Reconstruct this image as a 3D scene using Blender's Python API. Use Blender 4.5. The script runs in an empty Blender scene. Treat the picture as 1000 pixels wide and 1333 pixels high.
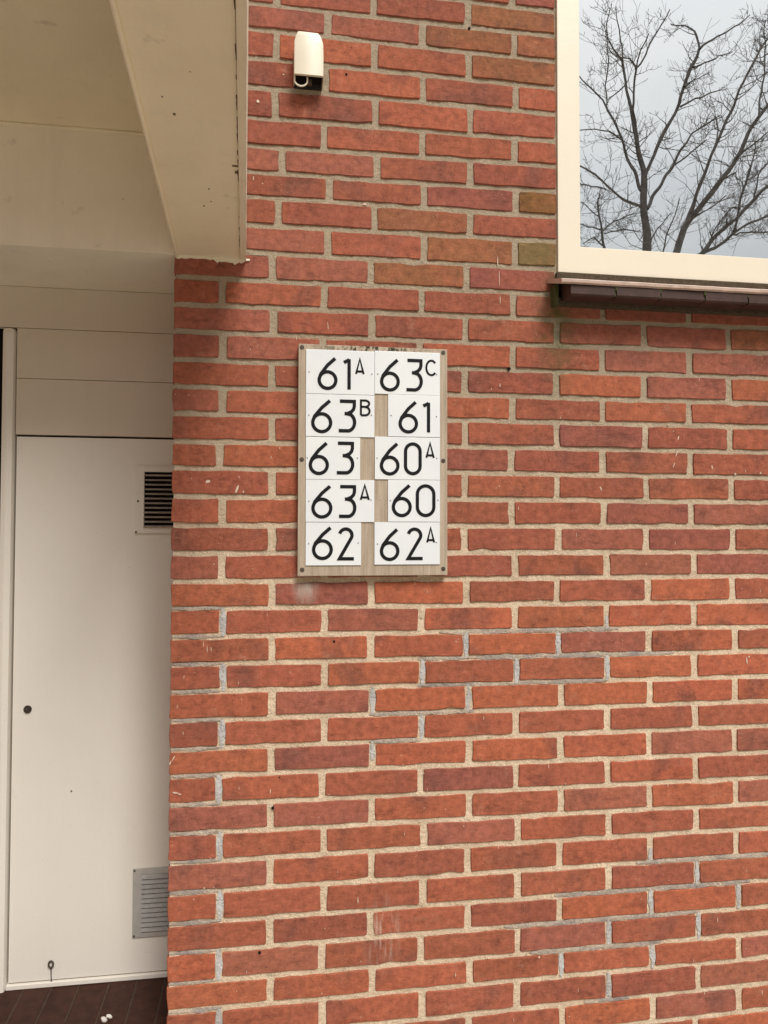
import bpy, bmesh, math, random
from mathutils import Vector, Matrix, noise
random.seed(7)
S = bpy.context.scene
C = S.collection

# ---------------------------------------------------------------- camera
F_PX, CAM = 960.0, Vector((0.21635, -1.63637, 0.10389))
YAW, PITCH, ROLL = 0.149030, 0.028031, 0.001820
cy_, sy_, cp_, sp_ = math.cos(YAW), math.sin(YAW), math.cos(PITCH), math.sin(PITCH)
FW = Vector((sy_*cp_, cy_*cp_, sp_)); r0 = Vector((cy_, -sy_, 0)); u0 = r0.cross(FW)
RT = math.cos(ROLL)*r0 + math.sin(ROLL)*u0; UP = -math.sin(ROLL)*r0 + math.cos(ROLL)*u0
cam = bpy.data.cameras.new('camera'); camo = bpy.data.objects.new('camera', cam); C.objects.link(camo)
camo.matrix_world = Matrix(((RT.x, UP.x, -FW.x, CAM.x), (RT.y, UP.y, -FW.y, CAM.y), (RT.z, UP.z, -FW.z, CAM.z), (0, 0, 0, 1)))
cam.sensor_fit = 'VERTICAL'; cam.sensor_height = 36; cam.sensor_width = 27; cam.lens = F_PX/1333*36
cam.clip_start = .02; cam.clip_end = 500
S.camera = camo
S.render.resolution_x, S.render.resolution_y = 768, 1024

# ---------------------------------------------------------------- sky, sun, exposure
SUN = Vector((.30, -1.0, 1.18)).normalized()          # direction towards the bright part of the overcast
W = bpy.data.worlds.new('World'); S.world = W; W.use_nodes = True
nt = W.node_tree; nt.nodes.clear()
def N(t, kind, **kw):
    n = t.nodes.new(kind)
    for k, v in kw.items():
        if k in n.inputs.keys(): n.inputs[k].default_value = v
        else: setattr(n, k, v)
    return n
sky = N(nt, 'ShaderNodeTexSky', sky_type='NISHITA', sun_disc=False)
sky.sun_elevation = math.asin(SUN.z); sky.sun_rotation = math.atan2(SUN.x, SUN.y); sky.air_density = 1.5; sky.dust_density = 4
tc = N(nt, 'ShaderNodeTexCoord'); mp = N(nt, 'ShaderNodeMapping'); mp.inputs['Scale'].default_value = (1.4, 1.4, 3.2)
n1 = N(nt, 'ShaderNodeTexNoise', Scale=1.7, Detail=5.0, Roughness=.5)
cr = N(nt, 'ShaderNodeValToRGB'); cr.color_ramp.elements[0].position = .32; cr.color_ramp.elements[1].position = .68
cr.color_ramp.elements[0].color = (4.95, 5.2, 5.5, 1); cr.color_ramp.elements[1].color = (6.5, 6.5, 6.45, 1)
sp_z = N(nt, 'ShaderNodeSeparateXYZ'); nt.links.new(tc.outputs['Generated'], sp_z.inputs[0])
gr_ = N(nt, 'ShaderNodeMapRange'); gr_.inputs['From Min'].default_value = 0; gr_.inputs['From Max'].default_value = 1; gr_.inputs['To Min'].default_value = .32; gr_.inputs['To Max'].default_value = 2.1
nt.links.new(sp_z.outputs[2], gr_.inputs['Value'])
ov = N(nt, 'ShaderNodeMixRGB', blend_type='MULTIPLY'); ov.inputs[0].default_value = 1
nt.links.new(cr.outputs[0], ov.inputs[1]); nt.links.new(gr_.outputs[0], ov.inputs[2])
mx = N(nt, 'ShaderNodeMixRGB', Fac=.92)
bg = N(nt, 'ShaderNodeBackground', Strength=.062); wo = N(nt, 'ShaderNodeOutputWorld')
L = nt.links.new
L(tc.outputs['Generated'], mp.inputs['Vector']); L(mp.outputs[0], n1.inputs['Vector']); L(n1.outputs['Fac'], cr.inputs[0])
L(sky.outputs[0], mx.inputs[1]); L(ov.outputs[0], mx.inputs[2]); L(mx.outputs[0], bg.inputs['Color']); L(bg.outputs[0], wo.inputs[0])
sl = bpy.data.lights.new('sun', 'SUN'); sl.energy = 1.5; sl.angle = math.radians(22); sl.color = (1, .97, .92)
so = bpy.data.objects.new('sun', sl); C.objects.link(so); so.rotation_euler = (-SUN).to_track_quat('-Z', 'Y').to_euler(); so.location = (2, -8, 8)
S.view_settings.view_transform = 'Standard'; S.view_settings.look = 'None'; S.view_settings.gamma = 1
S.view_settings.use_curve_mapping = False
S.view_settings.exposure = 0.95
S.render.engine = 'CYCLES'; S.cycles.max_bounces = 8; S.cycles.diffuse_bounces = 5; S.cycles.transparent_max_bounces = 8

# ---------------------------------------------------------------- helpers
def at(px, py, Y):
    """where the sight line of a measured spot of the photograph meets the vertical plane at depth Y"""
    d = FW + RT*((px-500)/F_PX) - UP*((py-666.5)/F_PX)
    return CAM + d*((Y-CAM.y)/d.y)
def empty(name, loc=(0, 0, 0), label=None, cat=None, group=None):
    o = bpy.data.objects.new(name, None); C.objects.link(o); o.location = loc; o.empty_display_size = .05
    if label: o['label'] = label
    if cat: o['category'] = cat
    if group: o['group'] = group
    return o
def obj(name, me, mat=None, parent=None, kind=None, label=None, cat=None):
    if isinstance(me, bmesh.types.BMesh):
        b = me; me = bpy.data.meshes.new(name); b.to_mesh(me); b.free()
    o = bpy.data.objects.new(name, me); C.objects.link(o)
    if mat and not me.materials: me.materials.append(mat)
    if parent:
        o.parent = parent; o.location = -Vector(parent_world(parent)) if True else (0, 0, 0)
    if kind: o['kind'] = kind
    if label: o['label'] = label
    if cat: o['category'] = cat
    return o
def parent_world(p):
    v = Vector((0, 0, 0))
    while p: v = v + p.location; p = p.parent
    return v
def box(bm, x0, x1, y0, y1, z0, z1, bev=0):
    b = bmesh.new() if bev else bm
    v = [b.verts.new((x, y, z)) for x in (x0, x1) for y in (y0, y1) for z in (z0, z1)]
    for f in ((0, 1, 3, 2), (4, 6, 7, 5), (0, 4, 5, 1), (2, 3, 7, 6), (0, 2, 6, 4), (1, 5, 7, 3)):
        b.faces.new([v[i] for i in f])
    if bev:
        bmesh.ops.bevel(b, geom=list(b.edges), offset=bev, segments=2, affect='EDGES', profile=.6)
        me = bpy.data.meshes.new('tmp'); b.to_mesh(me); b.free(); bm.from_mesh(me); bpy.data.meshes.remove(me)
    return bm
def newbox(*a, **k): return box(bmesh.new(), *a, **k)
def fixn(bm): bmesh.ops.recalc_face_normals(bm, faces=bm.faces); return bm
def prism_x(prof, x0, x1):
    """profile of (y, z) points swept along X, closed ends"""
    bm = bmesh.new(); a = [bm.verts.new((x0, y, z)) for y, z in prof]; b = [bm.verts.new((x1, y, z)) for y, z in prof]
    n = len(prof)
    for i in range(n): bm.faces.new((a[i], a[(i+1) % n], b[(i+1) % n], b[i]))
    bm.faces.new(a); bm.faces.new(b[::-1])
    return fixn(bm)
def prism_y(prof, y0, y1):
    """outline of (x, z) points, front at y0, back at y1"""
    bm = bmesh.new(); a = [bm.verts.new((x, y0, z)) for x, z in prof]; b = [bm.verts.new((x, y1, z)) for x, z in prof]
    n = len(prof)
    for i in range(n): bm.faces.new((a[i], a[(i+1) % n], b[(i+1) % n], b[i]))
    bm.faces.new(a); bm.faces.new(b[::-1])
    return fixn(bm)
def disc_y(bm, cx, cz, r, y0, y1, n=16, r1=None):
    r1 = r if r1 is None else r1
    a = [bm.verts.new((cx+r1*math.cos(t), y0, cz+r1*math.sin(t))) for t in [2*math.pi*i/n for i in range(n)]]
    b = [bm.verts.new((cx+r*math.cos(t), y1, cz+r*math.sin(t))) for t in [2*math.pi*i/n for i in range(n)]]
    for i in range(n): bm.faces.new((a[i], a[(i+1) % n], b[(i+1) % n], b[i]))
    bm.faces.new(a); bm.faces.new(b[::-1]); return bm
def tube(bm, pts, rad, n=6, close=False):
    rings = []
    for i, p in enumerate(pts):
        p = Vector(p); a = Vector(pts[max(i-1, 0)]); b = Vector(pts[min(i+1, len(pts)-1)])
        d = (b-a).normalized() if (b-a).length > 1e-9 else Vector((0, 0, 1))
        s = d.cross(Vector((.31, .87, .13))).normalized(); t = d.cross(s)
        r = rad[i] if hasattr(rad, '__len__') else rad
        rings.append([bm.verts.new(p + s*r*math.cos(2*math.pi*k/n) + t*r*math.sin(2*math.pi*k/n)) for k in range(n)])
    for i in range(len(rings)-1):
        for k in range(n): bm.faces.new((rings[i][k], rings[i][(k+1) % n], rings[i+1][(k+1) % n], rings[i+1][k]))
    if close: bm.faces.new(rings[0][::-1]); bm.faces.new(rings[-1])
    return bm
def smooth(o):
    for p in o.data.polygons: p.use_smooth = True
    return o

# ---------------------------------------------------------------- materials
def mat(name, rough=.7, spec=.4):
    m = bpy.data.materials.new(name); m.use_nodes = True; t = m.node_tree
    b = t.nodes['Principled BSDF']; b.inputs['Roughness'].default_value = rough; b.inputs['Specular IOR Level'].default_value = spec
    return m, t, b
def ramp(t, src, stops):
    r = t.nodes.new('ShaderNodeValToRGB'); e = r.color_ramp.elements
    while len(e) < len(stops): e.new(.5)
    for i, (p, c) in enumerate(stops):
        e[i].position = p; e[i].color = (c, c, c, 1) if isinstance(c, (int, float)) else tuple(c)+(1,)
    t.links.new(src, r.inputs[0]); return r.outputs[0]
def nz(t, vec, scale, detail=4, rough=.55, stretch=None):
    if stretch:
        m = t.nodes.new('ShaderNodeMapping'); m.inputs['Scale'].default_value = stretch; t.links.new(vec, m.inputs[0]); vec = m.outputs[0]
    n = t.nodes.new('ShaderNodeTexNoise'); n.inputs['Scale'].default_value = scale; n.inputs['Detail'].default_value = detail
    n.inputs['Roughness'].default_value = rough; t.links.new(vec, n.inputs['Vector']); return n.outputs['Fac']
def mixc(t, fac, a, b, mode='MIX'):
    m = t.nodes.new('ShaderNodeMixRGB'); m.blend_type = mode
    for i, v in ((0, fac), (1, a), (2, b)):
        if isinstance(v, (int, float)): m.inputs[i].default_value = v if i == 0 else (v, v, v, 1)
        elif isinstance(v, tuple): m.inputs[i].default_value = v+(1,)
        else: t.links.new(v, m.inputs[i])
    return m.outputs[0]
def math_(t, op, a, b=0.0, c=0.0):
    m = t.nodes.new('ShaderNodeMath'); m.operation = op
    for i, v in enumerate((a, b, c)):
        if isinstance(v, (int, float)): m.inputs[i].default_value = v
        else: t.links.new(v, m.inputs[i])
    return m.outputs[0]
def bump(t, b, h, dist, strength=1.0):
    n = t.nodes.new('ShaderNodeBump'); n.inputs['Distance'].default_value = dist; n.inputs['Strength'].default_value = strength
    t.links.new(h, n.inputs['Height']); t.links.new(n.outputs[0], b.inputs['Normal'])
def pos(t): return t.nodes.new('ShaderNodeNewGeometry').outputs['Position']
def blob(t, P, x, z, rx, rz):
    """soft spot mask round (x, z) on the wall"""
    s = t.nodes.new('ShaderNodeSeparateXYZ'); t.links.new(P, s.inputs[0])
    a = math_(t, 'MULTIPLY', math_(t, 'SUBTRACT', s.outputs[0], x), 1/rx); c = math_(t, 'MULTIPLY', math_(t, 'SUBTRACT', s.outputs[2], z), 1/rz)
    d = math_(t, 'ADD', math_(t, 'MULTIPLY', a, a), math_(t, 'MULTIPLY', c, c))
    return math_(t, 'SUBTRACT', 1.0, math_(t, 'SQRT', d))
def clamp01(t, v):
    m = t.nodes.new('ShaderNodeClamp'); t.links.new(v, m.inputs[0]); return m.outputs[0]
M = {}
def simple(name, col, rough=.6, spec=.4, var=.08, scale=30, bumpd=0, metal=0):
    m, t, b = mat(name, rough, spec); P = pos(t)
    n = nz(t, P, scale, 5); f = ramp(t, n, [(.3, 1-var), (.7, 1+var*.4)])
    t.links.new(mixc(t, 1.0, tuple(col), f, 'MULTIPLY'), b.inputs['Base Color']); b.inputs['Metallic'].default_value = metal
    if bumpd: bump(t, b, nz(t, P, scale*8, 4), bumpd)
    M[name] = m; return m

def brick_material():
    m, t, b = mat('brick', .9, .25); P = pos(t)
    oi = t.nodes.new('ShaderNodeObjectInfo')
    off = t.nodes.new('ShaderNodeVectorMath'); off.operation = 'SCALE'; t.links.new(oi.outputs['Random'], off.inputs['Scale']); off.inputs[0].default_value = (31, 17, 43)
    add = t.nodes.new('ShaderNodeVectorMath'); add.operation = 'ADD'; t.links.new(P, add.inputs[0]); t.links.new(off.outputs[0], add.inputs[1]); V = add.outputs[0]
    col = oi.outputs['Color']
    big = nz(t, V, 11, 3, .5, (1, 1, 1.6))
    col = mixc(t, ramp(t, big, [(.42, 0), (.70, .40)]), col, (.43, .130, .070))         # oranger burnt areas
    big2 = nz(t, V, 8, 3, .5, (1.2, 1, 1))
    col = mixc(t, ramp(t, big2, [(.54, 0), (.72, .62)]), col, (.17, .072, .056))          # darker fired patches
    mid = nz(t, V, 70, 5, .7)
    col = mixc(t, 1.0, col, ramp(t, mid, [(.28, .66), (.72, 1.26)]), 'MULTIPLY')
    drag = nz(t, V, 42, 4, .7, (1.5, 1, .45))                                            # upright drag marks of the clay
    col = mixc(t, .35, col, ramp(t, drag, [(.3, .88), (.7, 1.09)]), 'MULTIPLY')
    crease = nz(t, V, 22, 6, .72, (.6, 1, 1.7))                                         # shallow folds and creases along the face
    col = mixc(t, .7, col, ramp(t, crease, [(.34, .62), (.44, 1.0), (.60, 1.0), (.72, 1.18)]), 'MULTIPLY')
    fine = nz(t, V, 520, 3, .7)
    col = mixc(t, 1.0, col, ramp(t, fine, [(.3, .86), (.75, 1.12)]), 'MULTIPLY')
    # pale lime and mortar film in places
    film = nz(t, P, 26, 6, .72); film2 = nz(t, P, 5, 2)
    fm = math_(t, 'MULTIPLY', ramp(t, film, [(.56, 0), (.76, .55)]), ramp(t, film2, [(.40, 0), (.60, 1)]))
    col = mixc(t, fm, col, (.52, .28, .19))
    # small light grit specks and dark pits
    vo = t.nodes.new('ShaderNodeTexVoronoi'); vo.inputs['Scale'].default_value = 140; t.links.new(V, vo.inputs['Vector'])
    sp = math_(t, 'MULTIPLY', ramp(t, vo.outputs['Distance'], [(.09, 1), (.16, 0)]), ramp(t, nz(t, V, 19, 2), [(.55, 0), (.62, .8)]))
    col = mixc(t, sp, col, (.50, .30, .20))
    vo2 = t.nodes.new('ShaderNodeTexVoronoi'); vo2.inputs['Scale'].default_value = 95; t.links.new(V, vo2.inputs['Vector'])
    sp2 = math_(t, 'MULTIPLY', ramp(t, vo2.outputs['Distance'], [(.07, 1), (.13, 0)]), ramp(t, nz(t, V, 23, 2), [(.57, 0), (.62, .85)]))
    col = mixc(t, sp2, col, (.05, .025, .02))
    # lime run below the left end of the sign, algae round the sill end
    lime = math_(t, 'MULTIPLY', clamp01(t, blob(t, P, .288, -.015, .035, .05)), ramp(t, nz(t, P, 40, 4, .6, (3, 1, .6)), [(.3, .3), (.7, 1.3)]))
    col = mixc(t, clamp01(t, lime), col, (.50, .42, .36))
    lime2 = math_(t, 'MULTIPLY', clamp01(t, blob(t, P, .46, -.78, .05, .10)), ramp(t, nz(t, P, 30, 4, .6, (4, 1, .5)), [(.48, 0), (.66, .8)]))
    col = mixc(t, clamp01(t, lime2), col, (.55, .42, .34))
    alg = math_(t, 'MULTIPLY', clamp01(t, blob(t, P, .872, .60, .06, .20)), ramp(t, nz(t, P, 30, 4), [(.35, .2), (.65, 1)]))
    col = mixc(t, clamp01(t, alg), col, (.10, .10, .035))
    t.links.new(col, b.inputs['Base Color'])
    h = math_(t, 'ADD', math_(t, 'MULTIPLY', fine, .5), math_(t, 'ADD', math_(t, 'MULTIPLY', mid, .7), math_(t, 'MULTIPLY', drag, .4)))
    h = math_(t, 'ADD', h, math_(t, 'MULTIPLY', crease, 1.6))
    h = math_(t, 'SUBTRACT', h, math_(t, 'MULTIPLY', sp2, .6))
    bump(t, b, h, .0022, .8); M['brick'] = m
brick_material()

def mortar_material(name, a, c, green=True):
    m, t, b = mat(name, .95, .15); P = pos(t)
    n = nz(t, P, 14, 5, .6); col = mixc(t, ramp(t, n, [(.35, 0), (.65, 1)]), a, c)
    g = nz(t, P, 330, 3, .75); col = mixc(t, 1.0, col, ramp(t, g, [(.3, .70), (.7, 1.15)]), 'MULTIPLY')
    vo = t.nodes.new('ShaderNodeTexVoronoi'); vo.inputs['Scale'].default_value = 420; t.links.new(P, vo.inputs['Vector'])
    pit = math_(t, 'MULTIPLY', ramp(t, vo.outputs['Distance'], [(.12, 1), (.24, 0)]), ramp(t, nz(t, P, 60, 2), [(.5, 0), (.6, 1)]))
    col = mixc(t, pit, col, (.09, .07, .05))
    if green:
        s = t.nodes.new('ShaderNodeSeparateXYZ'); t.links.new(P, s.inputs[0])
        # upper courses have greyer, weathered pointing; lower ones were pointed with a yellower sand
        up = ramp(t, math_(t, 'ADD', s.outputs[2], math_(t, 'MULTIPLY', nz(t, P, 6, 3), .5)), [(.15, 0), (.75, 1)])
        col = mixc(t, math_(t, 'MULTIPLY', up, .85), col, mixc(t, g, (.27, .215, .15), (.46, .375, .27)))
        gr = math_(t, 'MULTIPLY', clamp01(t, blob(t, P, .875, .57, .09, .24)), ramp(t, nz(t, P, 34, 4), [(.35, .2), (.6, 1.2)]))
        col = mixc(t, math_(t, 'MULTIPLY', clamp01(t, gr), .6), col, (.15, .16, .075))
        gs = math_(t, 'MULTIPLY', ramp(t, nz(t, P, 45, 4, .7), [(.60, 0), (.72, .5)]), 1.0)
        col = mixc(t, gs, col, (.20, .19, .11))
    t.links.new(col, b.inputs['Base Color'])
    bump(t, b, math_(t, 'ADD', g, math_(t, 'ADD', math_(t, 'MULTIPLY', pit, -.8), math_(t, 'MULTIPLY', nz(t, P, 120, 3), 1.6))), .0026, 1.0); M[name] = m
mortar_material('mortar', (.72, .56, .39), (.88, .70, .50))
mortar_material('repoint_bed', (.36, .315, .285), (.66, .54, .41), False)
mortar_material('repoint', (.50, .47, .44), (.70, .69, .67), False)

def paint(name, col, rough=.45, dirt=(.30, .22, .14), amount=.35, bumpd=.0006, fade=None):
    m, t, b = mat(name, rough, .35); P = pos(t)
    c = mixc(t, ramp(t, nz(t, P, 3.2, 4, .6), [(.35, 0), (.72, min(1, amount*1.3))]), tuple(col), tuple(x*y for x, y in zip(col, (.86, .84, .80))))
    st = nz(t, P, 14, 5, .65, (1.6, 1, .12)); c = mixc(t, ramp(t, st, [(.50, 0), (.78, amount*.45)]), c, tuple(x*.72 for x in col))
    d = nz(t, P, 22, 7, .72); c = mixc(t, ramp(t, d, [(.62, 0), (.8, amount)]), c, dirt)
    vo = t.nodes.new('ShaderNodeTexVoronoi'); vo.inputs['Scale'].default_value = 38; t.links.new(P, vo.inputs['Vector'])
    sp = math_(t, 'MULTIPLY', ramp(t, vo.outputs['Distance'], [(.035, 1), (.07, 0)]), ramp(t, nz(t, P, 9, 2), [(.56, 0), (.62, amount*1.6)]))
    c = mixc(t, sp, c, dirt)
    t.links.new(c, b.inputs['Base Color'])
    bump(t, b, math_(t, 'ADD', nz(t, P, 110, 4), math_(t, 'MULTIPLY', nz(t, P, 9, 2), 2.0)), bumpd, .6); M[name] = m
paint('concrete_paint', (.84, .755, .565), .65, (.20, .13, .08), .5, .0015)
paint('fascia_paint_lit', (.90, .83, .69), .6, (.20, .13, .08), .5, .0015)  # lighter copy of the concrete coat, skylight on the beam put into the colour
paint('trim_paint', (.82, .74, .57), .55, (.16, .10, .07), .7, .001)
paint('board_paint_shaded', (.70, .625, .515), .5, (.3, .24, .17), .25, .0005)  # darker than the door coat, shade of the recess put into the colour
paint('frame_paint', (.82, .745, .60), .35, (.25, .2, .12), .12, .0004)
paint('door_paint', (.82, .775, .69), .45, (.3, .24, .17), .20, .0004)
simple('sensor_plastic', (.77, .70, .55), .35, .5, .02)
simple('dark_void', (.012, .01, .009), .9, .1)
simple('glaze_dark', (.050, .021, .014), .6, .15, .35, 40, .0006)
simple('black_metal', (.03, .025, .02), .5, .5)
simple('screw_metal', (.10, .075, .055), .55, .5, .3, 200, 0, .3)
simple('grille_alu', (.50, .485, .45), .45, .5, .12, 60, .0002, .25)
simple('nosing', (.60, .45, .37), .35, .5, .25, 40, .001)
simple('sill_glaze', (.060, .027, .020), .6, .5, .35, 35, .001)
simple('moss', (.10, .11, .045), .95, .1, .4, 90, .002)
simple('plate_joint', (.075, .048, .034), .9, .2, .3, 90, .001)
simple('pale_fleck', (.72, .56, .44), .85, .2, .2, 200)
simple('pebble_white', (.66, .62, .56), .8, .2, .2, 90)
simple('bark', (.16, .14, .125), .9, .15, .4, 9, .004)
simple('crack_dirt', (.20, .145, .09), .9, .1, .5, 150)
simple('louvre_brown', (.50, .44, .36), .7, .2, .3, 80)  # slats browner and darker than the cream plate round them
simple('louvre_alu', (.36, .35, .33), .5, .4, .2, 80)
simple('grime', (.10, .075, .05), .9, .1, .4, 120, .001)
simple('letter_black', (.008, .008, .009), .7, .2, .02)
simple('inner_wall', (.05, .05, .055), .9, .1)
def plate_material():
    m, t, b = mat('plate', .22, .5); P = pos(t)
    c = mixc(t, ramp(t, nz(t, P, 9, 4), [(.35, 0), (.7, 1)]), (.78, .81, .83), (.84, .86, .85))
    c = mixc(t, ramp(t, nz(t, P, 60, 6, .75, (1, 1, .4)), [(.62, 0), (.8, .30)]), c, (.50, .47, .42))
    t.links.new(c, b.inputs['Base Color']); bump(t, b, nz(t, P, 160, 3), .0003, .5); M['plate'] = m
plate_material()
def wood_material():
    m, t, b = mat('weathered_wood', .85, .2); P = pos(t)
    g = nz(t, P, 120, 6, .7, (1, 1, .05)); g2 = nz(t, P, 22, 4, .6, (1, 1, .15))
    c = mixc(t, ramp(t, g, [(.3, 0), (.7, 1)]), (.27, .21, .15), (.56, .46, .35))
    c = mixc(t, ramp(t, g2, [(.35, 0), (.7, .6)]), c, (.50, .41, .31))
    c = mixc(t, ramp(t, nz(t, P, 300, 3, .7), [(.58, 0), (.75, .4)]), c, (.13, .10, .06))
    top = math_(t, 'MULTIPLY', clamp01(t, blob(t, P, .43, .512, .14, .012)), ramp(t, nz(t, P, 110, 4, .7, (1, 1, .6)), [(.5, 0), (.58, 1.6)]))
    c = mixc(t, clamp01(t, top), c, (.045, .04, .02))
    t.links.new(c, b.inputs['Base Color']); bump(t, b, g, .0016, .8); M['weathered_wood'] = m
wood_material()
def glass_material():
    m = bpy.data.materials.new('window_glass'); m.use_nodes = True; t = m.node_tree; t.nodes.clear()
    o = t.nodes.new('ShaderNodeOutputMaterial'); mx_ = t.nodes.new('ShaderNodeMixShader')
    tr = t.nodes.new('ShaderNodeBsdfTransparent'); tr.inputs[0].default_value = (.75, .8, .78, 1)
    gl = t.nodes.new('ShaderNodeBsdfGlossy'); gl.inputs['Roughness'].default_value = .006; gl.inputs['Color'].default_value = (.96, .985, 1, 1)
    fr = t.nodes.new('ShaderNodeFresnel'); fr.inputs['IOR'].default_value = 1.5
    fac = math_(t, 'MINIMUM', math_(t, 'ADD', math_(t, 'MULTIPLY', fr.outputs[0], 1.5), GLASS_BASE), .95)
    bp = t.nodes.new('ShaderNodeBump'); bp.inputs['Distance'].default_value = .0006; bp.inputs['Strength'].default_value = .45
    t.links.new(nz(t, pos(t), 4, 2), bp.inputs['Height']); t.links.new(bp.outputs[0], gl.inputs['Normal'])
    t.links.new(fac, mx_.inputs[0]); t.links.new(tr.outputs[0], mx_.inputs[1]); t.links.new(gl.outputs[0], mx_.inputs[2]); t.links.new(mx_.outputs[0], o.inputs[0])
    M['window_glass'] = m
GLASS_BASE = .74
glass_material()
def ground_material():
    m, t, b = mat('paving', .9, .2); P = pos(t)
    br = t.nodes.new('ShaderNodeTexBrick'); br.inputs['Scale'].default_value = 3.3; br.inputs['Mortar Size'].default_value = .012
    br.offset = .5; br.inputs['Color1'].default_value = (.46, .415, .335, 1); br.inputs['Color2'].default_value = (.40, .365, .295, 1); br.inputs['Mortar'].default_value = (.12, .10, .08, 1)
    br.inputs['Brick Width'].default_value = 1; br.inputs['Row Height'].default_value = 1; t.links.new(P, br.inputs['Vector'])
    t.links.new(mixc(t, 1.0, br.outputs['Color'], ramp(t, nz(t, P, 5, 6, .7), [(.3, .8), (.7, 1.15)]), 'MULTIPLY'), b.inputs['Base Color'])
    bump(t, b, nz(t, P, 90, 4), .002); M['paving'] = m
ground_material()

BEDS = {-3: (1.5251, -0.0026), -2: (1.4647, -0.0026), -1: (1.4043, -0.0026), 0: (1.3439, -0.0026), 1: (1.2835, -0.0026), 2: (1.2262, -0.006), 3: (1.1604, -0.0044), 4: (1.0929, 0.0016), 5: (1.0247, 0.0041), 6: (0.9593, 0.012), 7: (0.9016, 0.008), 8: (0.8471, 0.0011), 9: (0.7828, 0.0084), 10: (0.7222, 0.0014), 11: (0.6596, 0.0048), 12: (0.5996, 0.0049), 13: (0.54, 0.0038), 14: (0.4787, 0.0042), 15: (0.4205, 0.0006), 16: (0.3617, 0.0012), 17: (0.3014, 0.0001), 18: (0.2436, -0.0027), 19: (0.1819, -0.0014), 20: (0.1192, 0.0007), 21: (0.0584, 0.0011), 22: (-0.0023, 0.0024), 23: (-0.0604, 0.0005), 24: (-0.121, -0.0), 25: (-0.1798, -0.0004), 26: (-0.2387, -0.0015), 27: (-0.2998, -0.0012), 28: (-0.3609, 0.0007), 29: (-0.418, -0.0038), 30: (-0.4791, -0.0034), 31: (-0.5394, -0.0039), 32: (-0.5997, -0.0034), 33: (-0.6639, -0.0026), 34: (-0.7286, -0.0001), 35: (-0.7894, -0.0008), 36: (-0.853, 0.0001), 37: (-0.9126, 0.0012), 38: (-0.9801, 0.0059), 39: (-1.0407, 0.0059), 40: (-1.1013, 0.0059), 41: (-1.1619, 0.0059), 42: (-1.2225, 0.0059)}
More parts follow.
